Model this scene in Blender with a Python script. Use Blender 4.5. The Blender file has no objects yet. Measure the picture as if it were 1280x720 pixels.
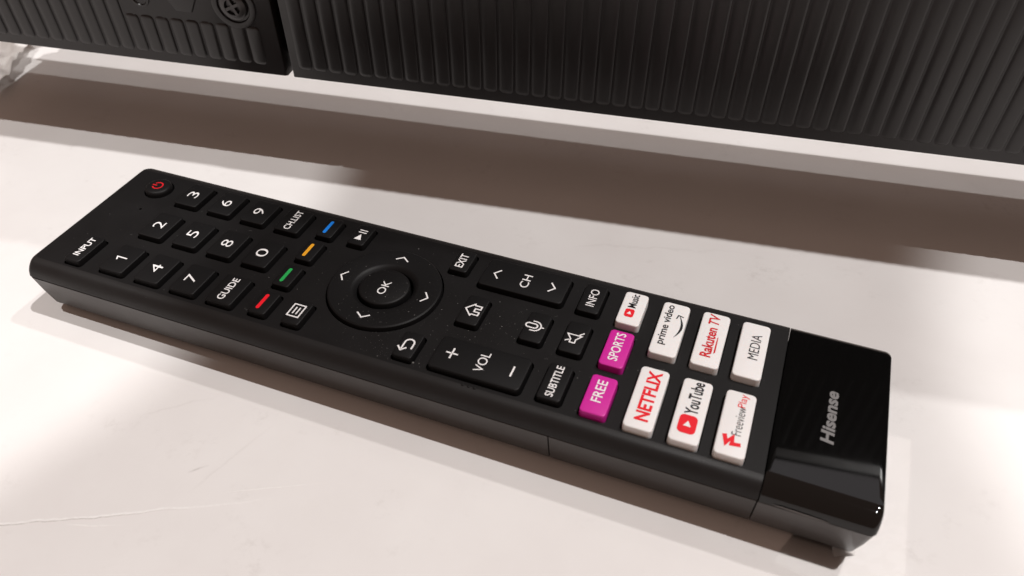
import bpy, bmesh, math, random
from mathutils import Vector, Matrix
random.seed(7)
S = bpy.context.scene
C = S.collection
MM = 0.001
TZ = -16.0            # height of the table top in the remote's own millimetre frame (z = 0 is the key plane)

# ------------------------------------------------------------------ camera
cam_rows = [[0.9334699, 0.3586553, -0.0005465], [0.2426350, -0.6326253, -0.7354683], [-0.2641253, 0.6864049, -0.6775590]]
cam_pos = Vector((134.1906, -111.2577, 119.2997 - TZ)) * MM
r, d, f = [Vector(v) for v in cam_rows]
cd = bpy.data.cameras.new('camera')
cam = bpy.data.objects.new('camera', cd)
C.objects.link(cam)
m = Matrix((( r[0], -d[0], -f[0], cam_pos[0]), (r[1], -d[1], -f[1], cam_pos[1]), (r[2], -d[2], -f[2], cam_pos[2]), (0, 0, 0, 1)))
cam.matrix_world = m
cd.sensor_width = 36.0
cd.lens = 1000.03 / 1280 * 36
cd.clip_start = 0.005
cd.clip_end = 50
cd.dof.use_dof = True
cd.dof.focus_distance = 0.185
cd.dof.aperture_fstop = 22
S.camera = cam

# ------------------------------------------------------------------ world: dim warm shop interior
W = bpy.data.worlds.new('World')
S.world = W
W.use_nodes = True
bg = W.node_tree.nodes['Background']
bg.inputs[0].default_value = (1.0, 0.68, 0.54, 1)
bg.inputs[1].default_value = 0.245

# ------------------------------------------------------------------ ceiling lamps of the shop, and added spots
def P(x, y, z=0):
    return Vector((x, y, z - TZ)) * MM
def lamp_at(name, target, slope, dist, kind, power, size, color):
    L = bpy.data.lights.new(name, kind)
    L.energy = power
    L.color = color
    o = bpy.data.objects.new(name, L)
    C.objects.link(o)
    t = P(target[0], target[1], TZ)
    v = Vector((slope[0], slope[1], 1)).normalized()
    o.location = t + v * dist
    o.rotation_euler = v.to_track_quat('Z', 'Y').to_euler()
    if kind == 'AREA':
        L.shape = 'DISK'
        L.size = size
    else:
        L.shadow_soft_size = size / 2
    return o, L
WARM = (1.0, 0.97, 0.95)
lamp_at('ceiling_lamp', (70, 0), (0.33, 0.10), 2.2, 'AREA', 31.5, 0.045, (1.0, 0.972, 0.957))          # main, almost overhead
lamp_at('ceiling_lamp', (70, 0), (0.40, 0.48), 2.2, 'AREA', 10.5, 0.05, WARM)            # behind the television
def cone(target, radius, slope, power, size, blend):
    o, L = lamp_at('added_spot', target, slope, 2.2, 'SPOT', power, size, WARM)
    L.spot_size = 2 * math.atan(radius * MM / 2.2)
    L.spot_blend = blend
cone((-148, 3), 168, (-0.17, -0.13), 92.0, 0.018, 0.06)  # added cones: their edges stand in for the photographer's shadow on one lamp
cone((335, 66), 160, (-0.17, -0.13), 92.0, 0.022, 0.16)
# added dim strip behind the television, unseen, reflected as the end cap's grey band
L = bpy.data.lights.new('reflection_strip', 'AREA')
L.shape = 'RECTANGLE'; L.size = 3.0; L.size_y = 0.22; L.energy = 1.25; L.color = (0.9, 0.92, 1.0)
o = bpy.data.objects.new('reflection_strip', L); C.objects.link(o)
o.location = (0.3, 1.55, 2.05)
o.rotation_euler = (o.location - P(150, -15)).to_track_quat('Z', 'Y').to_euler()

vs = S.view_settings
vs.view_transform = 'Standard'; vs.look = 'None'; vs.exposure = 0; vs.gamma = 1; vs.use_curve_mapping = False

# ------------------------------------------------------------------ materials
def mat(name, col, rough=0.5, spec=0.5, coat=0.0, bump=0.0, bscale=3000, rvar=0.0, cvar=0.0, metallic=0.0, sss=0.0):
    M = bpy.data.materials.new(name)
    M.use_nodes = True
    nt = M.node_tree
    b = nt.nodes['Principled BSDF']
    b.inputs['Base Color'].default_value = (*col, 1)
    b.inputs['Roughness'].default_value = rough
    b.inputs['Specular IOR Level'].default_value = spec
    b.inputs['Metallic'].default_value = metallic
    b.inputs['Coat Weight'].default_value = coat
    if sss:
        b.inputs['Subsurface Weight'].default_value = sss
        b.inputs['Subsurface Radius'].default_value = (1, .7, .6)
        b.inputs['Subsurface Scale'].default_value = 0.0006
    tc = nt.nodes.new('ShaderNodeTexCoord')
    if bump or cvar or rvar:
        n = nt.nodes.new('ShaderNodeTexNoise')
        n.inputs['Scale'].default_value = bscale
        n.inputs['Detail'].default_value = 3
        nt.links.new(tc.outputs['Object'], n.inputs['Vector'])
    if bump:
        bp = nt.nodes.new('ShaderNodeBump')
        bp.inputs['Strength'].default_value = 1.0
        bp.inputs['Distance'].default_value = bump * MM
        nt.links.new(n.outputs['Fac'], bp.inputs['Height'])
        nt.links.new(bp.outputs['Normal'], b.inputs['Normal'])
    if rvar or cvar:
        n2 = nt.nodes.new('ShaderNodeTexNoise')
        n2.inputs['Scale'].default_value = 90
        n2.inputs['Detail'].default_value = 5
        nt.links.new(tc.outputs['Object'], n2.inputs['Vector'])
        if rvar:
            mr = nt.nodes.new('ShaderNodeMapRange')
            mr.inputs['To Min'].default_value = rough - rvar
            mr.inputs['To Max'].default_value = rough + rvar
            mr.inputs['From Min'].default_value = 0.3; mr.inputs['From Max'].default_value = 0.7
            nt.links.new(n2.outputs['Fac'], mr.inputs['Value'])
            nt.links.new(mr.outputs[0], b.inputs['Roughness'])
        if cvar:
            mx = nt.nodes.new('ShaderNodeMix'); mx.data_type = 'RGBA'
            mx.inputs['A'].default_value = (*[c * (1 - cvar) for c in col], 1)
            mx.inputs['B'].default_value = (*[c * (1 + cvar) for c in col], 1)
            nt.links.new(n2.outputs['Fac'], mx.inputs['Factor'])
            nt.links.new(mx.outputs['Result'], b.inputs['Base Color'])
    return M
m_top = mat('matte_black_plastic', (0.0078, 0.0072, 0.0074), 0.50, 0.20, bump=0.022, bscale=4200, rvar=0.06)
m_lower = mat('satin_black_plastic', (0.042, 0.037, 0.035), 0.42, 0.4, bump=0.010, bscale=4500, rvar=0.05)
m_end = mat('lit_satin_plastic', (0.058, 0.052, 0.050), 0.40, 0.45, bump=0.008, bscale=4500, rvar=0.05)  # lower shell's plastic with light off the film painted into its colour
m_shell = mat('matte_charcoal_plastic', (0.0115, 0.0105, 0.0105), 0.47, 0.30, bump=0.022, bscale=4200, rvar=0.06)
m_rubber = mat('black_rubber', (0.0058, 0.0055, 0.0058), 0.52, 0.20, bump=0.006, bscale=6000)
m_dark = mat('recess_black', (0.004, 0.004, 0.004), 0.8, 0.1)
m_gloss = mat('piano_black_plastic', (0.003, 0.003, 0.003), 0.04, 0.5, rvar=0.022)
m_wkey = mat('white_rubber', (0.84, 0.825, 0.82), 0.42, 0.4, sss=0.15)
m_pkey = mat('magenta_rubber', (0.62, 0.022, 0.33), 0.38, 0.4, sss=0.1)
m_print = mat('white_print', (0.86, 0.85, 0.85), 0.5, 0.3)
m_grey = mat('grey_print', (0.19, 0.185, 0.185), 0.4, 0.4)
m_black = mat('black_print', (0.012, 0.011, 0.013), 0.5, 0.3)
m_red = mat('red_print', (0.80, 0.010, 0.022), 0.5, 0.3)
m_dred = mat('dark_red_print', (0.62, 0.012, 0.02), 0.5, 0.3)
m_blue = mat('blue_print', (0.01, 0.20, 0.72), 0.5, 0.3)
m_yel = mat('amber_print', (0.78, 0.36, 0.02), 0.5, 0.3)
m_grn = mat('green_print', (0.02, 0.36, 0.08), 0.5, 0.3)
m_tv = mat('textured_black_plastic', (0.0095, 0.0073, 0.0073), 0.33, 0.38, bump=0.016, bscale=1900, rvar=0.05)
m_screw = mat('black_screw_steel', (0.05, 0.047, 0.047), 0.32, 0.5, bump=0.01, bscale=2000, metallic=0.7)
m_screen = mat('dark_screen_glass', (0.004, 0.004, 0.005), 0.12, 0.5)
m_dust = mat('dust', (0.15, 0.145, 0.14), 0.9, 0.1)

def film(name, tint, fac, rough, diff=0.0):
    M = bpy.data.materials.new(name); M.use_nodes = True
    nt = M.node_tree; nt.nodes.clear()
    out = nt.nodes.new('ShaderNodeOutputMaterial')
    tr = nt.nodes.new('ShaderNodeBsdfTransparent'); tr.inputs[0].default_value = (*tint, 1)
    pr = nt.nodes.new('ShaderNodeBsdfPrincipled')
    pr.inputs['Base Color'].default_value = (0.85, 0.83, 0.81, 1); pr.inputs['Roughness'].default_value = rough
    gl = nt.nodes.new('ShaderNodeBsdfGlossy'); gl.inputs['Roughness'].default_value = rough
    fr = nt.nodes.new('ShaderNodeFresnel'); fr.inputs['IOR'].default_value = 1.5
    m1 = nt.nodes.new('ShaderNodeMixShader'); m2 = nt.nodes.new('ShaderNodeMixShader')
    nt.links.new(fr.outputs[0], m1.inputs[0]); nt.links.new(tr.outputs[0], m1.inputs[1]); nt.links.new(gl.outputs[0], m1.inputs[2])
    m2.inputs[0].default_value = fac
    nt.links.new(m1.outputs[0], m2.inputs[1]); nt.links.new(pr.outputs[0], m2.inputs[2]); nt.links.new(m2.outputs[0], out.inputs[0])
    return M
m_film = film('clear_film', (0.985, 0.98, 0.977), 0.012, 0.07)
m_bag = film('milky_film', (0.97, 0.965, 0.96), 0.85, 0.35)

# table laminate: white, with specks, smudges and fine scratches of its own
def table_material():
    M = bpy.data.materials.new('white_laminate'); M.use_nodes = True
    nt = M.node_tree; N = nt.nodes; Lk = nt.links
    b = N['Principled BSDF']
    tc = N.new('ShaderNodeTexCoord')
    def noise(scale, detail=4, rough=.55, vec=None):
        n = N.new('ShaderNodeTexNoise'); n.inputs['Scale'].default_value = scale; n.inputs['Detail'].default_value = detail; n.inputs['Roughness'].default_value = rough
        Lk.new(vec or tc.outputs['Object'], n.inputs['Vector']); return n.outputs['Fac']
    def rng(v, a, b_, c=0., d_=1.):
        n = N.new('ShaderNodeMapRange'); n.inputs[1].default_value = a; n.inputs[2].default_value = b_; n.inputs[3].default_value = c; n.inputs[4].default_value = d_
        Lk.new(v, n.inputs[0]); return n.outputs[0]
    def mth(op, a, b_=None):
        n = N.new('ShaderNodeMath'); n.operation = op
        for i, v in enumerate((a, b_)):
            if v is None: continue
            if isinstance(v, (int, float)): n.inputs[i].default_value = v
            else: Lk.new(v, n.inputs[i])
        return n.outputs[0]
    def mix(fac, a, b_):
        n = N.new('ShaderNodeMix'); n.data_type = 'RGBA'
        Lk.new(fac, n.inputs['Factor'])
        for k, v in (('A', a), ('B', b_)):
            if isinstance(v, tuple): n.inputs[k].default_value = (*v, 1)
            else: Lk.new(v, n.inputs[k])
        return n.outputs['Result']
    col = mix(rng(noise(28, 6, .6), .35, .65), (0.765, 0.745, 0.735), (0.80, 0.785, 0.775))
    # cloudy grey smudges, broken up by a finer noise
    sm = mth('MULTIPLY', rng(noise(60, 5, .65), .56, .72), rng(noise(420, 4, .7), .48, .66))
    col = mix(mth('MULTIPLY', sm, .34), col, (0.50, 0.47, 0.45))
    # dark specks
    vo = N.new('ShaderNodeTexVoronoi'); vo.inputs['Scale'].default_value = 105; vo.inputs['Randomness'].default_value = 1
    Lk.new(tc.outputs['Object'], vo.inputs['Vector'])
    wn = N.new('ShaderNodeTexWhiteNoise'); Lk.new(vo.outputs['Position'], wn.inputs['Vector'])
    rad = rng(wn.outputs['Value'], .45, 1., 0.0, .030)
    dist = mth('ADD', vo.outputs['Distance'], mth('MULTIPLY', mth('SUBTRACT', noise(2600, 2), .5), .05))
    sp = mth('LESS_THAN', dist, rad)
    col = mix(mth('MULTIPLY', sp, .55), col, (0.25, 0.22, 0.20))
    # single scratches: distance to a segment, in millimetres, with a wobble
    sx = N.new('ShaderNodeSeparateXYZ'); Lk.new(tc.outputs['Object'], sx.inputs[0])
    wob = mth('MULTIPLY', mth('SUBTRACT', noise(110, 3), .5), .0022)
    bumps = None
    def seg(ax, ay, bx, by, w, strength, colr, wo):
        nonlocal col, bumps
        ax, ay, bx, by = [v * MM for v in (ax, ay, bx, by)]
        Ln = math.hypot(bx - ax, by - ay); ux, uy = (bx - ax) / Ln, (by - ay) / Ln
        X, Y = sx.outputs[0], sx.outputs[1]
        t = mth('ADD', mth('MULTIPLY', mth('SUBTRACT', X, ax), ux), mth('MULTIPLY', mth('SUBTRACT', Y, ay), uy))
        n = mth('ADD', mth('MULTIPLY', mth('SUBTRACT', X, ax), -uy), mth('MULTIPLY', mth('SUBTRACT', Y, ay), ux))
        n = mth('ABSOLUTE', mth('ADD', n, mth('MULTIPLY', wob, wo)))
        k = rng(n, 0.0, w * MM, 1, 0)
        e = mth('MULTIPLY', rng(t, -0.001, Ln * .12, 0, 1), rng(t, Ln * .55, Ln, 1, 0))
        k = mth('MULTIPLY', mth('MULTIPLY', k, e), strength)
        k = mth('MULTIPLY', k, rng(noise(900, 3), .35, .55, .35, 1))
        col = mix(k, col, colr)
        bumps = k if bumps is None else mth('ADD', bumps, k)
    seg(8, -74, 62, -46.3, .32, .85, (0.93, 0.925, 0.92), 1.0)
    seg(10, -73.4, 47, -54.4, .16, .8, (0.42, 0.39, 0.37), 1.0)
    seg(51, -48.9, 68, -40.1, .14, .7, (0.93, 0.92, 0.91), .3)
    seg(44, -51, 50, -30, .45, .14, (0.45, 0.42, 0.40), .7)
    seg(41, -47.5, 43.5, -45, .35, .45, (0.35, 0.32, 0.30), .6)
    seg(27, -66, 37, -62, .22, .55, (0.93, 0.92, 0.91), .6)
    seg(22, -40, 35, -28, .5, .18, (0.5, 0.47, 0.45), 2.)
    seg(90, 47, 140, 62, .8, .16, (0.5, 0.47, 0.45), 3.)
    Lk.new(col, b.inputs['Base Color'])
    Lk.new(rng(noise(45, 5), .3, .7, .38, .58), b.inputs['Roughness'])
    b.inputs['Specular IOR Level'].default_value = .35
    bp = N.new('ShaderNodeBump'); bp.inputs['Distance'].default_value = 0.00006; bp.inputs['Strength'].default_value = 1
    h = mth('ADD', mth('MULTIPLY', noise(500, 4), .35), mth('MULTIPLY', bumps, .8))
    Lk.new(h, bp.inputs['Height']); Lk.new(bp.outputs[0], b.inputs['Normal'])
    return M
m_table = table_material()

# ------------------------------------------------------------------ helpers (coordinates in millimetres)
def mesh_obj(name, verts, faces, material, parent=None, loc=(0, 0, 0), smooth=None, mesh=None):
    if mesh is None:
        me = bpy.data.meshes.new(name)
        me.from_pydata([(v[0] * MM, v[1] * MM, v[2] * MM) for v in verts], [], faces)
        me.validate(); me.update()
        me.materials.append(material)
        if smooth is not None:
            for p in me.polygons: p.use_smooth = True
            me.set_sharp_from_angle(angle=math.radians(smooth))
    else:
        me = mesh
    o = bpy.data.objects.new(name, me)
    C.objects.link(o)
    if parent: o.parent = parent
    o.location = Vector(loc) * MM
    return o
def empty(name, loc, label, cat):
    o = bpy.data.objects.new(name, None)
    C.objects.link(o)
    o.empty_display_size = 0.01
    o.location = loc
    o['label'] = label; o['category'] = cat
    return o
def fix_normals(o):
    bm = bmesh.new(); bm.from_mesh(o.data)
    bmesh.ops.recalc_face_normals(bm, faces=bm.faces)
    bm.to_mesh(o.data); bm.free()
def rrect(x0, x1, y0, y1, rl, rr=None, n=5):
    """rounded rectangle, counter-clockwise; rl radius of the two corners at x0, rr at x1"""
    rr = rl if rr is None else rr
    pts = []
    for cx, cy, rad, a0 in ((x1 - rr, y1 - rr, rr, 0), (x0 + rl, y1 - rl, rl, 90), (x0 + rl, y0 + rl, rl, 180), (x1 - rr, y0 + rr, rr, 270)):
        for i in range(n + 1):
            a = math.radians(a0 + 90 * i / n)
            pts.append((cx + rad * math.cos(a), cy + rad * math.sin(a)))
    return pts
def loft(rings, cap0=True, cap1=True):
    v, fc = [], []
    n = len(rings[0])
    for rg in rings: v += rg
    for k in range(len(rings) - 1):
        for i in range(n):
            j = (i + 1) % n
            fc.append((k * n + i, k * n + j, (k + 1) * n + j, (k + 1) * n + i))
    if cap0: fc.append(tuple(reversed(range(n))))
    if cap1: fc.append(tuple(range((len(rings) - 1) * n, len(rings) * n)))
    return v, fc

# ------------------------------------------------------------------ the table
v, fc = loft([[(x, y, -28) for x, y in rrect(-900, 1100, -500, 900, 12)], [(x, y, -1.2) for x, y in rrect(-900, 1100, -500, 900, 12)],
              [(x, y, -.3) for x, y in rrect(-899.6, 1099.6, -499.6, 899.6, 11.6)], [(x, y, 0) for x, y in rrect(-898.8, 1098.8, -498.8, 898.8, 11)]])
table = mesh_obj('table_top', v, fc, m_table)
table['kind'] = 'structure'

# ------------------------------------------------------------------ the remote control
remote = empty('remote_control', P(70, 0, TZ), 'long black television remote control with white, magenta and black keys lying on the white table', 'remote control')
RX, RZ = 70.0, 0.0
def rp(x, y, z):      # remote millimetre frame -> local to the remote's empty
    return (x - 70.0, y, z - TZ)
X0, X1, HW = -21.0, 166.7, 22.25
PLZ = -1.0
PROF = [(-1.0, 3.3, .9), (-1.06, 2.7, .65), (-1.24, 2.1, .45), (-1.58, 1.55, .3), (-2.05, 1.12, .2), (-2.6, .72, .1), (-3.3, .34, .03), (-4.4, 0.0, .03), (-4.52, .14, .2)]
LOW = [(-4.78, .28, .28), (-4.88, .12, .10), (-9.5, .98, .75), (-13.75, 1.98, 1.6), (-14.1, 2.22, 1.8), (-14.25, 3.2, 2.8)]
def body_piece(name, x0, x1, prof, left_end, right_end, material, capt=True, dz=0.0, dw=0.0, rl=1.7, rr=1.4):
    rings = []
    for z, iy, ix in prof:
        a = x0 + (ix if left_end else 0.0); b = x1 - (ix if right_end else 0.0)
        r1 = max(rl - ix * .3, .6) if left_end else 0.02; r2 = max(rr - ix * .4, .6) if right_end else 0.02
        # tiny easing of the butted edges
        rings.append([rp(x, y, z + dz) for x, y in rrect(a, b, -HW + iy - dw, HW - iy + dw, r1, r2)])
    v, fc = loft(rings, cap0=capt, cap1=True)
    o = mesh_obj(name, v, fc, material, remote, smooth=32)
    fix_normals(o)
    return o
body_piece('lower_shell', X0, 107.05, LOW, True, False, m_lower)
bc = body_piece('battery_cover', 107.3, 146.35, LOW, False, False, m_lower)
body_piece('lower_end_shell', 146.6, X1, LOW, False, True, m_end, dw=.03)
# core that closes the seams, and the narrow belly the remote rests on
v, fc = loft([[rp(x, y, z) for x, y in rrect(X0 + 3.2, X1 - 3.2, -HW + 4.0, HW - 4.0, 2)] for z in (-13.7, -3.2)])
mesh_obj('inner_frame', v, fc, m_dark, remote)
v, fc = loft([[rp(x, y, z) for x, y in rrect(-8 + k, 158 - k, -13.5 + k, 13.5 - k, 3)] for z, k in ((-14.1, 0), (-15.4, .2), (-16, .9))])
mesh_obj('belly', v, fc, m_lower, remote, smooth=35)

# --- keys: (x0, x1, y0, y1, top z, corner radius)
def K(x0, x1, y0, y1): return (x0, x1, y0, y1)
rows = [1.0, 10.75, 20.4, 30.0]
keys = []
def add_key(kind, rect, label, kidx=None, matl=None, top=.30, rad=.55, sym=None):
    keys.append(dict(kind=kind, r=rect, label=label, m=matl or m_rubber, top=top, rad=rad, sym=sym))
digits = [['3', '2', '1'], ['6', '5', '4'], ['9', '8', '7'], ['CH.LIST', '0', 'GUIDE']]
YC = [(8.6, 17.2), (-4.7, 4.4), (-17.8, -8.8)]
def fin(o): return o

# ---- lettering
def text_mesh(s, w, h, weight=0.0, shear=0.0, extrude=0.0):
    cu = bpy.data.curves.new('tmp', 'FONT')
    cu.body = s; cu.size = 1.0; cu.resolution_u = 4; cu.offset = weight; cu.shear = shear
    o = bpy.data.objects.new('tmp', cu); C.objects.link(o)
    dg = bpy.context.evaluated_depsgraph_get(); dg.update()
    me = bpy.data.meshes.new_from_object(o.evaluated_get(dg))
    bpy.data.objects.remove(o); bpy.data.curves.remove(cu)
    xs = [p.co.x for p in me.vertices]; ys = [p.co.y for p in me.vertices]
    ax, bx, ay, by = min(xs), max(xs), min(ys), max(ys)
    vs_ = [((p.co.x - (ax + bx) / 2) / (bx - ax) * w, (p.co.y - (ay + by) / 2) / (by - ay) * h) for p in me.vertices]
    fs = [tuple(p.vertices) for p in me.polygons]
    bpy.data.meshes.remove(me)
    return vs_, fs
def ribbon(pts, w, closed=False):
    """mitred stroke through 2D points"""
    n = len(pts); L_, R_ = [], []
    for i in range(n):
        p = Vector(pts[i])
        a = Vector(pts[(i - 1) % n]) if (closed or i > 0) else None
        b = Vector(pts[(i + 1) % n]) if (closed or i < n - 1) else None
        d1 = (p - a).normalized() if a is not None else (b - p).normalized()
        d2 = (b - p).normalized() if b is not None else d1
        t = (d1 + d2)
        t = t.normalized() if t.length > 1e-6 else d1
        nn = Vector((-t.y, t.x)); c = max(.45, nn.dot(Vector((-d1.y, d1.x))))
        o_ = nn * (w / 2 / c)
        e = Vector((0, 0))
        if a is None: e = -d1 * w * .25
        if b is None: e = d1 * w * .25
        L_.append(tuple(p + o_ + e)); R_.append(tuple(p - o_ + e))
    v_ = L_ + R_; fs = []
    for i in range(n if closed else n - 1):
        j = (i + 1) % n
        fs.append((i, n + i, n + j, j))
    return v_, fs
def join(*parts):
    v_, fs = [], []
    for a, b in parts:
        k = len(v_); v_ += list(a); fs += [tuple(i + k for i in q) for q in b]
    return v_, fs
def move(part, dx=0, dy=0, s=1.0):
    return [(x * s + dx, y * s + dy) for x, y in part[0]], part[1]
def poly(pts): return list(pts), [tuple(range(len(pts)))]
def arc(cx, cy, r_, a0, a1, n=12):
    return [(cx + r_ * math.cos(math.radians(a0 + (a1 - a0) * i / n)), cy + r_ * math.sin(math.radians(a0 + (a1 - a0) * i / n))) for i in range(n + 1)]
def flat(name, part, matl, parent, loc, lift=0.05):
    """2D artwork: its +x runs along the remote's width (+y), its +y towards the power key (-x)"""
    vv, fs = part
    me_v = [(-b, a, lift) for a, b in vv]
    o = mesh_obj(name, me_v, fs, matl, parent, loc)
    bm = bmesh.new(); bm.from_mesh(o.data)
    for fa in bm.faces:
        if fa.normal.z < 0: fa.normal_flip()
    bm.to_mesh(o.data); bm.free()
    return o
def cap(kind, rect, top, rad, matl, label, base=-3.0, shrink=.12):
    x0, x1, y0, y1 = rect
    cx, cy = (x0 + x1) / 2, (y0 + y1) / 2
    key = ('cap', round(x1 - x0, 2), round(y1 - y0, 2), top, rad, matl.name)
    me = cache.get(key)
    hx, hy = (x1 - x0) / 2, (y1 - y0) / 2
    rings = []
    for z, k in ((base, 0), (top - .30, shrink * .6), (top - .14, shrink * .6 + .03), (top - .04, shrink * .6 + .10), (top, shrink * .6 + .24)):
        rings.append([(x, y, z - top) for x, y in rrect(-hx + k, hx - k, -hy + k, hy - k, max(rad - k * .35, .25))])
    v_, fs = loft(rings, cap0=False)
    lx, ly, lz = rp(cx, cy, top)
    if me:
        o = mesh_obj(kind, None, None, matl, remote, (lx, ly, lz), mesh=me)
    else:
        o = mesh_obj(kind, v_, fs, matl, remote, (lx, ly, lz), smooth=40)
        cache[key] = o.data
    o['label'] = label
    o['_c'] = 0
    del o['_c']
    return o, cx, cy
cache = {}
holes = []
def key(kind, rect, label, matl=None, top=.32, rad=.7, gap=.33):
    holes.append(rrect(rect[0] - gap, rect[1] + gap, rect[2] - gap, rect[3] + gap, rad + gap * .6, n=4))
    return cap(kind, rect, top, rad, matl or m_rubber, label)
def put(keyinfo, name, part, matl, x, y, lift=0.04):
    o, cx, cy = keyinfo
    return flat(name, part, matl, o, (x - cx, y - cy, 0), lift)

# power key (round)
def lathe(prof, cx, cy, n=48, close=True):
    rings = [[(cx + r_ * math.cos(2 * math.pi * i / n), cy + r_ * math.sin(2 * math.pi * i / n), z) for i in range(n)] for r_, z in prof]
    return loft(rings, cap0=False, cap1=close)
v, fc = lathe([(3.45, -3.4), (3.35, -.9), (3.2, -.35), (2.9, -.08), (2.5, 0)], 0, 0)
pk = mesh_obj('power_button', v, fc, m_rubber, remote, rp(-10.3, 12.9, .35), smooth=40)
pk['label'] = 'round black key with a red power symbol'
holes.append([(-10.3 + 3.7 * math.cos(2 * math.pi * i / 40), 12.9 + 3.7 * math.sin(2 * math.pi * i / 40)) for i in range(40)])
flat('power_symbol', join(ribbon(arc(0, 0, 1.25, 125, 415, 22), .36), ribbon([(0, .35), (0, 1.45)], .36)), m_dred, pk, (0, 0, 0), .04)
ki = key('input_button', (-11.9, -7.5, -18.1, -8.9), 'low black key printed INPUT')
put(ki, 'lettering', text_mesh('INPUT', 6.3, 1.62, .012), m_print, -10.0, -13.0)
for ri, rx in enumerate(rows):
    for ci, (y0, y1) in enumerate(YC):
        s = digits[ri][ci]
        single = len(s) == 1
        ki = key('number_button' if single else 'function_button', (rx - 3.35, rx + 3.3, y0, y1), 'black rubber key printed ' + s)
        yc = (y0 + y1) / 2
        if single:
            w = {'0': 2.75, '7': 2.2, '4': 2.5}.get(s, 2.3)
            glyph = ribbon([(-.65, .75), (.22, 1.2), (.22, -1.35)], .32) if s == '1' else text_mesh(s, w, 2.75, -.007)
            put(ki, 'numeral', glyph, m_print, rx - .3, yc)
        else:
            put(ki, 'lettering', text_mesh(s, 6.9 if s == 'GUIDE' else 7.2, 1.75, .010), m_print, rx - .2, yc + .1)
for yc, cm, cn in ((13.6, m_blue, 'blue'), (4.55, m_yel, 'amber'), (-4.75, m_grn, 'green'), (-13.9, m_red, 'red')):
    ki = key('colour_button', (37.3, 41.7, yc - 3.6, yc + 3.5), 'narrow black key with a short %s bar' % cn)
    put(ki, 'colour_bar', poly(rrect(-2.3, 2.3, -.42, .42, .4)), cm, 39.1, yc)
# play/pause
ki = key('play_pause_button', (45.7, 50.1, 10.2, 17.4), 'black key with a play and pause symbol')
put(ki, 'play_symbol', join(poly([(-1.9, -.85), (0.1, 0), (-1.9, .95)][::1]), ribbon([(.75, -.95), (.75, .95)], .3), ribbon([(1.55, -.95), (1.55, .95)], .3)), m_print, 47.8, 13.9)
ki = key('menu_button', (45.7, 50.1, -17.7, -10.5), 'black key with a boxed list symbol')
put(ki, 'menu_symbol', join(ribbon([(-1.75, -1.35), (1.75, -1.35), (1.75, 1.35), (-1.75, 1.35)], .3, True), ribbon([(-.95, .42), (.95, .42)], .3), ribbon([(-.95, -.42), (.95, -.42)], .3)), m_print, 47.5, -13.8)
# navigation ring and OK key
v, fc = lathe([(12.75, -2.4), (12.72, -.55), (12.6, -.2), (12.3, 0), (7.6, .02), (7.25, -.06), (6.75, -.45), (6.3, -.95), (6.2, -2.4)], 0, 0, 96, close=False)
ring = mesh_obj('navigation_ring', v, fc, m_rubber, remote, rp(61.3, 0, .0), smooth=30)
ring['label'] = 'wide round ring key with four arrow marks'
holes.append([(61.3 + 13.05 * math.cos(2 * math.pi * i / 96), 13.05 * math.sin(2 * math.pi * i / 96)) for i in range(96)])
for ax, ay, an in ((50.9, 0, 0), (60.9, 9.8, -90), (71.2, 0, 180), (61.1, -9.8, 90)):
    a = math.radians(an)
    pts = [(-1.45, -.55), (0, .55), (1.45, -.55)]
    pts = [(x * math.cos(a) - y * math.sin(a), x * math.sin(a) + y * math.cos(a)) for x, y in pts]
    flat('arrow_mark', ribbon(pts, .32), m_print, ring, (ax - 61.3, ay, 0), .05)
v, fc = lathe([(5.75, -2.6), (5.7, -.35), (5.55, -.12), (5.2, 0)], 0, 0, 64)
okb = mesh_obj('ok_button', v, fc, m_rubber, remote, rp(61.2, 0, .05), smooth=40)
okb['label'] = 'round centre key printed OK'
flat('lettering', text_mesh('OK', 4.3, 1.9, .0), m_print, okb, (0.1, -.4, 0), .04)
# exit, back, home
ki = key('exit_button', (71.9, 76.4, 10.2, 17.4), 'black key printed EXIT')
put(ki, 'lettering', text_mesh('EXIT', 4.6, 1.9, .012), m_print, 73.9, 13.8)
ki = key('back_button', (71.9, 76.4, -17.7, -10.5), 'black key with a curved back arrow')
put(ki, 'back_arrow', join(ribbon([(-1.6, .75), (.5, .75)] + arc(.5, -.25, 1.0, 80, -80, 10) + [(.5, -1.25), (-.9, -1.25)], .34), ribbon([(-.95, 1.65), (-1.85, .75), (-.95, -.15)], .34)), m_print, 74.0, -14.2, .04)
ki = key('home_button', (80.0, 85.0, -4.5, 4.3), 'black key with a house symbol')
put(ki, 'home_symbol', ribbon([(-.45, -1.5), (-1.35, -1.5), (-1.35, .0), (-1.75, .15), (0, 1.75), (1.75, .15), (1.35, .0), (1.35, -1.5), (.45, -1.5), (.45, -.3), (-.45, -.3)], .3, True), m_print, 82.6, -.1)
# CH and VOL rockers
ki = key('channel_rocker', (79.8, 99.5, 8.1, 17.2), 'long black rocker key printed CH between two arrows', rad=1.0)
put(ki, 'lettering', text_mesh('CH', 4.2, 2.0, .0), m_print, 89.9, 12.4)
put(ki, 'arrow_mark', ribbon([(-1.4, -.6), (0, .6), (1.4, -.6)], .32), m_print, 83.0, 12.4)
put(ki, 'arrow_mark', ribbon([(-1.4, .6), (0, -.6), (1.4, .6)], .32), m_print, 96.1, 12.5)
ki = key('volume_rocker', (79.8, 99.5, -17.8, -8.9), 'long black rocker key printed VOL between plus and minus', rad=1.0)
put(ki, 'lettering', text_mesh('VOL', 5.3, 2.0, .0), m_print, 90.1, -13.2)
put(ki, 'plus_mark', join(ribbon([(-1.35, 0), (1.35, 0)], .34), ribbon([(0, .17), (0, 1.2)], .34), ribbon([(0, -1.2), (0, -.17)], .34)), m_print, 83.5, -13.2)
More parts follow.
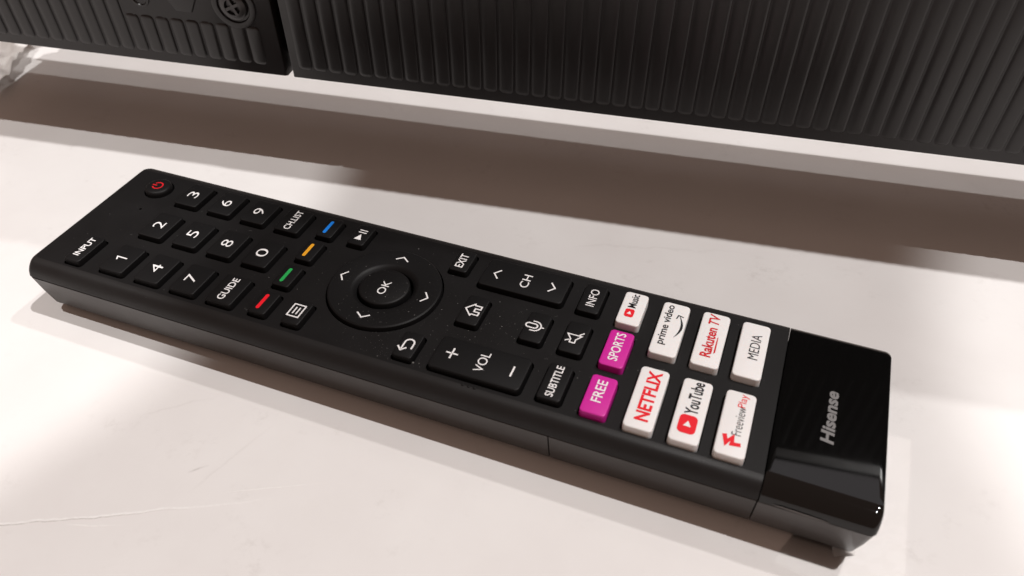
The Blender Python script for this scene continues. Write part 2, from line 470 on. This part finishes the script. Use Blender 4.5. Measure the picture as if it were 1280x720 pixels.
put(ki, 'minus_mark', ribbon([(-1.3, 0), (1.3, 0)], .36), m_print, 96.6, -13.4)
ki = key('microphone_button', (94.2, 99.2, -4.5, 4.2), 'black key with a microphone symbol')
cap_pts = arc(0, .95, .62, 0, 180, 8) + arc(0, -.35, .62, 180, 360, 8)
put(ki, 'microphone_symbol', join(ribbon(cap_pts, .3, True), ribbon([(-1.35, .3)] + arc(0, -.35, 1.35, 180, 360, 12) + [(1.35, .3)], .28), ribbon([(0, -1.85), (0, -2.35)], .28)), m_print, 96.1, 0)
ki = key('info_button', (102.8, 107.8, 7.9, 17.0), 'black key printed INFO')
put(ki, 'lettering', text_mesh('INFO', 5.4, 1.9, .0), m_print, 105.3, 12.6)
ki = key('mute_button', (102.8, 107.8, -4.6, 4.5), 'black key with a crossed out loudspeaker symbol')
put(ki, 'mute_symbol', join(ribbon([(-1.5, -.55), (-1.5, .55), (-.55, .55), (.75, 1.5), (.75, -1.5), (-.55, -.55)], .27, True), ribbon([(-1.3, 1.5), (-.85, .85)], .27), ribbon([(1.0, -.95), (1.75, -1.7)], .27)), m_print, 105.1, -.2)
ki = key('subtitle_button', (102.8, 107.8, -17.6, -8.1), 'black key printed SUBTITLE')
put(ki, 'lettering', text_mesh('SUBTITLE', 8.1, 1.65, .012), m_print, 105.2, -12.7)
# coloured and white shortcut keys
HT = .62
ki = key('shortcut_button', (111.6, 116.8, 7.1, 17.2), 'small white key with a red play badge and black lettering', m_wkey, HT, .8, .2)
put(ki, 'lettering', text_mesh('Music', 4.3, 1.75, .02), m_black, 113.95, 14.45)
def badge(w, h):
    return poly(rrect(-w / 2, w / 2, -h / 2, h / 2, h * .28))
b = put(ki, 'play_badge', badge(2.5, 2.0), m_red, 113.9, 10.6)
put(ki, 'play_triangle', poly([(-.4, -.5), (.55, 0), (-.4, .5)]), m_print, 113.9, 10.6, .07)
ki = key('shortcut_button', (111.6, 116.8, -5.4, 4.9), 'magenta key printed SPORTS', m_pkey, HT, .8, .2)
put(ki, 'lettering', text_mesh('SPORTS', 7.9, 2.0, .010), m_print, 114.1, .2)
ki = key('shortcut_button', (111.6, 116.9, -18.1, -8.2), 'magenta key printed FREE', m_pkey, HT, .8, .2)
put(ki, 'lettering', text_mesh('FREE', 5.6, 2.0, .010), m_print, 114.1, -12.3)
WH = [(120.1, 125.9), (128.6, 134.4), (136.9, 142.7)]
ki = key('shortcut_button', (*WH[0], 1.2, 17.0), 'white key with black lettering over a curved arrow', m_wkey, HT, .9, .2)
put(ki, 'lettering', text_mesh('prime video', 12.0, 2.15, .016), m_black, 122.0, 10.1)
sm = [(-3.2 + 6.4 * i / 16, -.95 * math.sin(math.pi * i / 16) ** .9) for i in range(17)]
vL = [(x, y + (.04 + .22 * math.sin(math.pi * i / 16))) for i, (x, y) in enumerate(sm)]; vR = [(x, y - (.04 + .22 * math.sin(math.pi * i / 16))) for i, (x, y) in enumerate(sm)]
smile = (vL + vR, [(i, 17 + i, 18 + i, i + 1) for i in range(16)])
put(ki, 'curved_arrow', join(smile, ribbon([(2.35, .55), (3.45, .35), (3.2, -.75)], .26)), m_black, 124.2, 10.1)
ki = key('shortcut_button', (*WH[1], 1.2, 17.0), 'white key with red underlined lettering', m_wkey, HT, .9, .2)
put(ki, 'lettering', text_mesh('Rakuten', 8.6, 2.25, .026), m_dred, 131.2, 8.2)
put(ki, 'lettering', text_mesh('TV', 3.2, 2.2, .022, .2), m_dred, 131.2, 15.0)
put(ki, 'underline', poly([(-2.4, .16), (-2.0, -.18), (2.6, -.06), (2.2, .14)]), m_dred, 132.8, 7.6)
ki = key('shortcut_button', (*WH[2], 1.2, 17.0), 'white key printed MEDIA', m_wkey, HT, .9, .2)
put(ki, 'lettering', text_mesh('MEDIA', 7.2, 2.0, .0), m_black, 140.2, 10.1)
ki = key('shortcut_button', (*WH[0], -18.5, -2.7), 'white key with bold red capital lettering', m_wkey, HT, .9, .2)
put(ki, 'lettering', text_mesh('NETFLIX', 12.8, 2.7, .032), m_red, 123.2, -10.0)
ki = key('shortcut_button', (*WH[1], -18.5, -2.7), 'white key with a large red play badge and black lettering', m_wkey, HT, .9, .2)
put(ki, 'lettering', text_mesh('YouTube', 8.3, 2.45, .022), m_black, 131.6, -7.5)
put(ki, 'play_badge', badge(4.4, 3.4), m_red, 131.5, -14.1)
put(ki, 'play_triangle', poly([(-.55, -.72), (.8, 0), (-.55, .72)]), m_print, 131.5, -14.1, .07)
ki = key('shortcut_button', (*WH[2], -18.5, -2.7), 'white key with a red folded letter F mark and thin lettering', m_wkey, HT, .9, .2)
put(ki, 'lettering', text_mesh('Freeview', 6.9, 1.75, -.006), m_black, 140.3, -10.0)
put(ki, 'lettering', text_mesh('Play', 3.3, 1.95, -.002), m_red, 140.45, -4.95)
put(ki, 'letter_mark', ribbon([(-.55, -1.55), (-.75, -.15), (.75, -.1), (-.75, .85), (.95, 1.35)], .85), m_red, 139.7, -14.9)

# top shell: rounded rim plus a face plate with real openings round every key
def curve_plate(name, outer, hs, z, depth, matl, bevel=0.0):
    cu = bpy.data.curves.new('tmp', 'CURVE'); cu.dimensions = '2D'; cu.fill_mode = 'BOTH'
    for loop in [outer] + hs:
        sp = cu.splines.new('POLY'); sp.points.add(len(loop) - 1)
        for p, (x, y) in zip(sp.points, loop): p.co = (x * MM, y * MM, 0, 1)
        sp.use_cyclic_u = True
    cu.extrude = depth / 2 * MM
    o = bpy.data.objects.new('tmp', cu); C.objects.link(o)
    dg = bpy.context.evaluated_depsgraph_get(); dg.update()
    me = bpy.data.meshes.new_from_object(o.evaluated_get(dg))
    bpy.data.objects.remove(o); bpy.data.curves.remove(cu)
    me.materials.clear(); me.materials.append(matl)
    ob = bpy.data.objects.new(name, me); C.objects.link(ob)
    ob.parent = remote
    ob.location = Vector(rp(0, 0, z - depth / 2)) * MM
    return ob
GX = 146.45
x0p, x1p = X0 + .9, GX
outer = rrect(x0p, x1p, -HW + 3.3, HW - 3.3, 1.7 - .27, .02)
tiny = [(174 - 0, 0)]
bump_holes = [[(-9.4 + .35 * math.cos(2 * math.pi * i / 10), 4.6 + .35 * math.sin(2 * math.pi * i / 10)) for i in range(10)]]
plate = curve_plate('face_plate', outer, holes + bump_holes, PLZ, 1.4, m_top)
rings = []
for z, iy, ix in PROF:
    rings.append([rp(x, y, z) for x, y in rrect(X0 + ix, GX, -HW + iy, HW - iy, 1.7 - ix * .3, .02)])
v, fc = loft(rings, cap0=False, cap1=False)
# close the butted end at the glossy cap
o = mesh_obj('top_shell', v, fc, m_shell, remote, smooth=34)
fix_normals(o)
# glossy end cap
GP = [(-.93, 5.2, 1.2), (-.93, 3.9, .35), (-.99, 3.1, .15), (-1.17, 2.35, .04), (-1.55, 1.6, .0), (-2.1, 1.05, .0), (-2.7, .62, .0), (-3.4, .27, .0), (-4.5, -.03, .03), (-4.66, .16, .2)]
rings = []
for k, (z, iy, ix) in enumerate(GP):
    rings.append([rp(x, y, z) for x, y in rrect(146.65 + (1.2 if k == 0 else .12 if k == 1 else .03 if k == 2 else 0), X1 - ix, -HW + iy, HW - iy, .12, 1.3 - ix * .3, n=8)])
rings.append([rp(x, y, -4.66) for x, y in rrect(147.5, X1 - 3, -HW + 4, HW - 4, .12, .9, n=8)])
v, fc = loft(rings, cap0=False, cap1=False)
fc.append(tuple(reversed(range(len(rings[0])))))
ec = mesh_obj('glossy_end_cap', v, fc, m_gloss, remote, smooth=40)
fix_normals(ec)
ec['label'] = 'glossy black end cap with a grey maker name'
flat('maker_name', text_mesh('Hisense', 13.2, 2.45, .035, .12), m_grey, ec, rp(156.2, -1.4, -.93), .03)
# three raised guide dots beside the volume rocker
for k in range(3):
    v, fc = lathe([(.32, 0), (.27, .14), (.12, .22)], 0, 0, 12)
    mesh_obj('guide_dot', v, fc, m_top, remote, rp(88.3 + k * 1.25, -19.0, PLZ - .02), smooth=50)
# scuff on the glossy cap's side
def strip3(name, pts, w, matl, parent):
    v_, fs = [], []
    for i, (x, y, z) in enumerate(pts):
        k = math.sin(math.pi * i / (len(pts) - 1)) ** .5 * w / 2 + .01
        v_ += [rp(x, y, z + k), rp(x, y - .015, z - k)]
    for i in range(len(pts) - 1): fs.append((2 * i, 2 * i + 1, 2 * i + 3, 2 * i + 2))
    return mesh_obj(name, v_, fs, matl, parent)
m_scuff = mat('scuff', (0.16, 0.15, 0.145), .5, .4)
strip3('scuff_mark', [(149.0 + i * .9, -HW - .10 - .02 * (i % 2), -4.0 - .03 * i + random.uniform(-.06, .06)) for i in range(12)], .38, m_scuff, remote)

# dust on the remote: tiny flakes, one object
dv, df = [], []
def flake(x, y, z, s):
    k = len(dv); a0 = random.uniform(0, 6.28)
    n_f = random.choice((3, 4, 5))
    for i in range(n_f):
        a = a0 + 6.283 * i / n_f
        q = s * random.uniform(.5, 1.2)
        dv.append(rp(x + q * math.cos(a), y + q * math.sin(a), z + .01))
    dv.append(rp(x, y, z + s * .6)); t = len(dv) - 1
    for i in range(n_f): df.append((k + i, k + (i + 1) % n_f, t))
def inside(x, y, lp):
    c = False; j = len(lp) - 1
    for i in range(len(lp)):
        if (lp[i][1] > y) != (lp[j][1] > y) and x < (lp[j][0] - lp[i][0]) * (y - lp[i][1]) / (lp[j][1] - lp[i][1]) + lp[i][0]: c = not c
        j = i
    return c
cnt = 0
while cnt < 750:
    t_ = random.random()
    if t_ < .30: x, y = random.uniform(-18, 145), random.uniform(-18, 18)
    elif t_ < .58: x, y = random.gauss(64, 11), random.gauss(-6, 9)
    elif t_ < .78: x, y = random.gauss(88, 7), random.gauss(-9, 8)
    elif t_ < .9: x, y = random.gauss(130, 12), random.gauss(-2, 12)
    else: x, y = random.gauss(72, 4), random.gauss(-17, 1.8)
    if not (-18 < x < 145 and -18.2 < y < 18.2): continue
    if any(inside(x, y, h) for h in holes):
        if (x - 61.3) ** 2 + y ** 2 < 12.2 ** 2:
            rr_ = math.hypot(x - 61.3, y)
            if 5.2 < rr_ < 8.2: continue
            z = .02 if rr_ > 8 else .05
        else: continue
    else: z = PLZ
    flake(x, y, z, .035 + .12 * random.random() ** 6)
    cnt += 1
for x, y, s in ((62, 15.4, .2), (66, 15, .15), (76.6, -17.3, .3), (32, -20.4, .22), (13, -20.6, .18)):
    flake(x, y, PLZ if abs(y) < 18.6 else -1.6, s)
for _ in range(26):
    x, y, a = random.uniform(-15, 142), random.uniform(-17, 17), random.uniform(0, 6.28)
    if any(inside(x, y, h) for h in holes): continue
    k = len(dv); Lf = random.uniform(.4, 1.3); cv = random.uniform(-.5, .5); px_, py_ = x, y
    for i in range(6):
        dv.append(rp(px_ - .02 * math.sin(a), py_ + .02 * math.cos(a), PLZ + .05)); dv.append(rp(px_ + .02 * math.sin(a), py_ - .02 * math.cos(a), PLZ + .05))
        a += cv; px_ += Lf / 5 * math.cos(a); py_ += Lf / 5 * math.sin(a)
    for i in range(5): df.append((k + 2 * i, k + 2 * i + 1, k + 2 * i + 3, k + 2 * i + 2))
do = mesh_obj('dust', dv, df, m_dust, remote)
do['kind'] = 'stuff'

# ------------------------------------------------------------------ the television seen from behind
A0 = (-84.144, 40.613); E_ = (0.991267, 0.131873); NN = (0.131873, -0.991267)
tv = empty('television', P(A0[0], A0[1], TZ), 'black ribbed back of a television standing behind the remote on the white table', 'television')
tv.rotation_euler = (0, 0, math.atan2(E_[1], E_[0]))
# local frame: x along the television, y away from the camera, z height above the table
def lean(h):
    h1 = 76.0
    if h <= h1: return .0136 * (h - 30), -.0546 * (h - 30)
    return .0136 * (h - 30), -.0546 * (h1 - 30) + .05 * (h - h1)
def tp(u, h, out=0.0):
    a, b = lean(h)
    return (u + a, b - out, h)
def panel(name, u0, u1):
    hs = [30.25, 30, 30.35, 30.8, 32.0, 32.25, 75, 75.3, 77, 77.6, 118, 119.5]; outs = [-6.8, -.9, .0, .32, .32, 0, 0, 1.3, 1.3, 0, 0, -3]
    v_, fs = [], []
    cols = [(u0, -7.0), (u0 + .0, -.5), (u0 + .15, -.15), (u0 + .5, 0), (u1 - .5, 0), (u1 - .15, -.15), (u1, -.5), (u1, -7.0)]
    for u, dn in cols:
        for h, on in zip(hs, outs):
            v_.append(tp(u, h, min(dn, on) if on > -1 or dn < -1 else on))
    m_ = len(hs)
    for i in range(len(cols) - 1):
        for j in range(m_ - 1):
            fs.append((i * m_ + j, (i + 1) * m_ + j, (i + 1) * m_ + j + 1, i * m_ + j + 1))
    o = mesh_obj(name, v_, fs, m_tv, tv, smooth=35)
    return o
pl_ = panel('rear_panel', -35, 90.4)
pc_ = panel('rear_panel', 92.5, 430)
# body behind the panels
prof = [(6.6, 33.6), (30, 29.2), (38, 29.0), (38, 170), (36.5, 170), (4.5, 118), (-2.5 + 3.2, 76)]
v = [(u, y, h) for u in (-36.5, 431.5) for y, h in prof]; n_ = len(prof)
fc = [tuple(range(n_)), tuple(reversed(range(n_, 2 * n_)))] + [(i, n_ + i, n_ + (i + 1) % n_, (i + 1) % n_) for i in range(n_)]
o = mesh_obj('housing', v, fc, m_tv, tv); fix_normals(o)
v = [(u, y, h) for u in (-39, 434) for y, h in ((38.2, 26.5), (43, 26.5), (43, 174), (38.2, 174))]
fc = [(0, 1, 2, 3), (7, 6, 5, 4)] + [(i, 4 + i, 4 + (i + 1) % 4, (i + 1) % 4) for i in range(4)]
o = mesh_obj('front_bezel', v, fc, m_tv, tv); fix_normals(o)
v = [(-32, 43.2, 34), (426, 43.2, 34), (426, 43.2, 168), (-32, 43.2, 168)]
o = mesh_obj('screen', v, [(1, 0, 3, 2)], m_screen, tv)
for u, fw in ((-33, 2.6), (350, 9)):
    leg = [(43.4, 40), (50, 40), (78, 3), (118, 3), (118, 0), (66, 0), (43.4, 30)]
    v = [(q, y, h) for q in (u - fw, u + fw) for y, h in leg]; n_ = len(leg)
    fc = [tuple(range(n_)), tuple(reversed(range(n_, 2 * n_)))] + [(i, n_ + i, n_ + (i + 1) % n_, (i + 1) % n_) for i in range(n_)]
    o = mesh_obj('stand_foot', v, fc, m_tv, tv); fix_normals(o)
# ribs: raised rounded bars with rounded lower ends
def rib_mesh(h0, h1, both=False, w=4.0, t=.36):
    v_, fs = [], []
    st = [(h0, .15), (h0 + .18, .55), (h0 + .5, .85), (h0 + 1.1, 1.0)]
    if h0 < 76 < h1: st += [(76, 1.0)]
    st += [(h1 - 1.1, 1.0), (h1 - .5, .85), (h1 - .15, .5), (h1, .12)] if both else [(h1, 1.0)]
    sec = [(-.5, -.10), (-.40, .42), (-.24, .82), (-.06, 1.0), (.34, 1.0), (.44, .85), (.485, .5), (.5, -.10)]
    for h, k in st:
        for sx_, sy_ in sec:
            x, y, z = tp(sx_ * w * (.35 + .65 * k), h, sy_ * t * (k if sy_ > 0 else 1))
            v_.append((x, y, z))
    m_ = len(sec)
    for i in range(len(st) - 1):
        for j in range(m_ - 1):
            fs.append((i * m_ + j, i * m_ + j + 1, (i + 1) * m_ + j + 1, (i + 1) * m_ + j))
    fs.append(tuple(reversed(range(m_))))
    o = mesh_obj('rib', v_, fs, m_tv, tv, smooth=35); fix_normals(o)
    return o
long_rib = rib_mesh(33.1, 115); short_rib = rib_mesh(33.1, 44.0, True)
PITCH = lambda q: 4.63 - .0031 * max(q, 0)
us = [2.5]
while us[-1] < 420: us.append(us[-1] + 4.63 - .0031 * us[-1] * .98)
u = 2.5
while u > -28: u -= 4.64; us.append(u)
first_l = first_s = True
for u in sorted(us):
    if 87.6 < u < 94.6: continue
    short = 45.5 < u < 85
    src = short_rib if short else long_rib
    if short and first_s: o = src; first_s = False
    elif not short and first_l: o = src; first_l = False
    else:
        o = bpy.data.objects.new('rib', src.data); C.objects.link(o); o.parent = tv
    o.location = (u * MM, 0, 0)
    o.scale = ((PITCH(u) - .42) / 4.0, 1, 1)      # ribs stand a little closer towards the right
# groove edge rib next to the seam: none. Screw in its sunk boss on the left panel
def on_panel(u, h, out=0.0): return Vector(tp(u, h, out))
def disc(name, u, h, prof_, matl, n=40, parent=tv, smooth=35):
    c0 = on_panel(u, h); ex = Vector((1, 0, 0)); ez = (on_panel(u, h + 1) - c0).normalized(); nrm = Vector((0, -1, 0)); nrm = (nrm - nrm.dot(ez) * ez).normalized()
    rings_ = [[tuple(c0 + ex * (r_ * math.cos(2 * math.pi * i / n)) + ez * (r_ * math.sin(2 * math.pi * i / n)) + nrm * q) for i in range(n)] for r_, q in prof_]
    v_, fs = loft(rings_, cap0=False, cap1=True)
    o_ = mesh_obj(name, v_, fs, matl, parent, smooth=smooth)
    fix_normals(o_)
    return o_
disc('screw_recess', 80.0, 49.4, [(6.2, -.05), (6.0, .55), (5.55, .62), (4.6, .55), (4.3, .06), (4.25, .05)], m_tv)
sc = disc('screw', 80.0, 49.4, [(3.7, .0), (3.6, .75), (3.1, 1.05), (2.2, 1.15), (1.95, .35), (.1, .3)], m_screw)
# cross recess edges of the screw
for a in (25, 115):
    c0 = on_panel(80.0, 49.4, 1.25)
    ca, sa = math.cos(math.radians(a)), math.sin(math.radians(a))
    pts = []
    for s1, s2 in ((-2.3, -.38), (2.3, -.38), (2.3, .38), (-2.3, .38)):
        pts.append((c0.x + s1 * ca - s2 * sa, c0.y, c0.z + s1 * sa + s2 * ca))
    v_ = pts + [(p[0], p[1] + (.9 if a == 25 else .85), p[2]) for p in pts]
    o = mesh_obj('screw_cross', v_, [(0, 1, 2, 3), (0, 4, 5, 1), (1, 5, 6, 2), (2, 6, 7, 3), (3, 7, 4, 0)], m_screw, sc)
    o.location = Vector((0, 0.2 if a == 25 else .23, 0)) * MM
    fix_normals(o)
disc('moulded_boss', 52.6, 49.2, [(2.9, -.02), (2.8, .35), (2.3, .38), (2.1, .02), (1.0, .02), (.9, .3), (.1, .32)], m_tv, 28)
disc('moulded_pad', 65.0, 50.2, [(4.6, -.02), (4.3, .5), (4.0, .55), (.1, .56)], m_tv, 6)

# ------------------------------------------------------------------ plastic film
def sheet(name, corners, nx, ny, amp, sc_, matl, base, seed, lift=None, th=True):
    rnd = random.Random(seed)
    from mathutils import noise as nz
    v_, fs = [], []
    (ax, ay), (bx, by), (cx, cy), (dx, dy) = corners
    for j in range(ny + 1):
        for i in range(nx + 1):
            s, t = i / nx, j / ny
            x = (ax * (1 - s) + bx * s) * (1 - t) + (dx * (1 - s) + cx * s) * t
            y = (ay * (1 - s) + by * s) * (1 - t) + (dy * (1 - s) + cy * s) * t
            q = nz.noise(Vector((x * sc_, y * sc_, seed * 3.1))) + .5 * nz.noise(Vector((x * sc_ * 2.3, y * sc_ * 2.3, seed)))
            q = 1 - abs(q) * 2
            z = base + amp * max(0, q + .2)
            if lift: z += lift(s, t)
            v_.append((x + nz.noise(Vector((y * .3, seed, 0))) * amp * .4, y, z))
    for j in range(ny):
        for i in range(nx):
            k = j * (nx + 1) + i
            fs += [(k, k + 1, k + nx + 2), (k, k + nx + 2, k + nx + 1)]
    o = mesh_obj(name, v_, fs, matl, None, smooth=60)
    return o
o = sheet('plastic_bag', [(-190, 40), (-112.5, 50.5), (-129, 84), (-190, 105)], 60, 40, 4.0, .07, m_bag, .3, 3)
o['label'] = 'crumpled milky plastic bag on the table at the left, below the television'; o['category'] = 'plastic bag'
o = sheet('plastic_film', [(152, -25.5), (174.6, -30), (175.2, 12), (168.5, 12)], 44, 60, .05, .30, m_film, .06, 5)
o['label'] = 'thin clear protective film lying under the glossy end of the remote'; o['category'] = 'plastic film'
# crinkled tags of the same film stuck to the end of the remote
def tag_piece(x0, y0, x1, y1, z0, z1, seed):
    from mathutils import noise as nz
    v_, fs = [], []
    n1, n2 = 14, 7
    for i in range(n1 + 1):
        for j in range(n2 + 1):
            s, t = i / n1, j / n2
            x = x0 + (x1 - x0) * s; y = y0 + (y1 - y0) * s
            w = nz.noise(Vector((s * 2.5, t * 2, seed))) * .3
            v_.append(rp(x + w + t * .9, y + w * .8 - t * 1.0, z1 + (z0 - z1) * t + nz.noise(Vector((s * 3.5, t * 2, seed + 9))) * .25))
    for i in range(n1):
        for j in range(n2):
            k = i * (n2 + 1) + j
            fs.append((k, k + 1, k + n2 + 2, k + n2 + 1))
    o_ = mesh_obj('film_crinkle', v_, fs, m_film2, remote, smooth=50)
    return o_
m_film2 = film('crinkled_film', (0.96, 0.955, 0.95), 0.12, 0.25)
tag_piece(161.5, -20.2, 165.0, -18.2, -15.6, -14.0, 1)
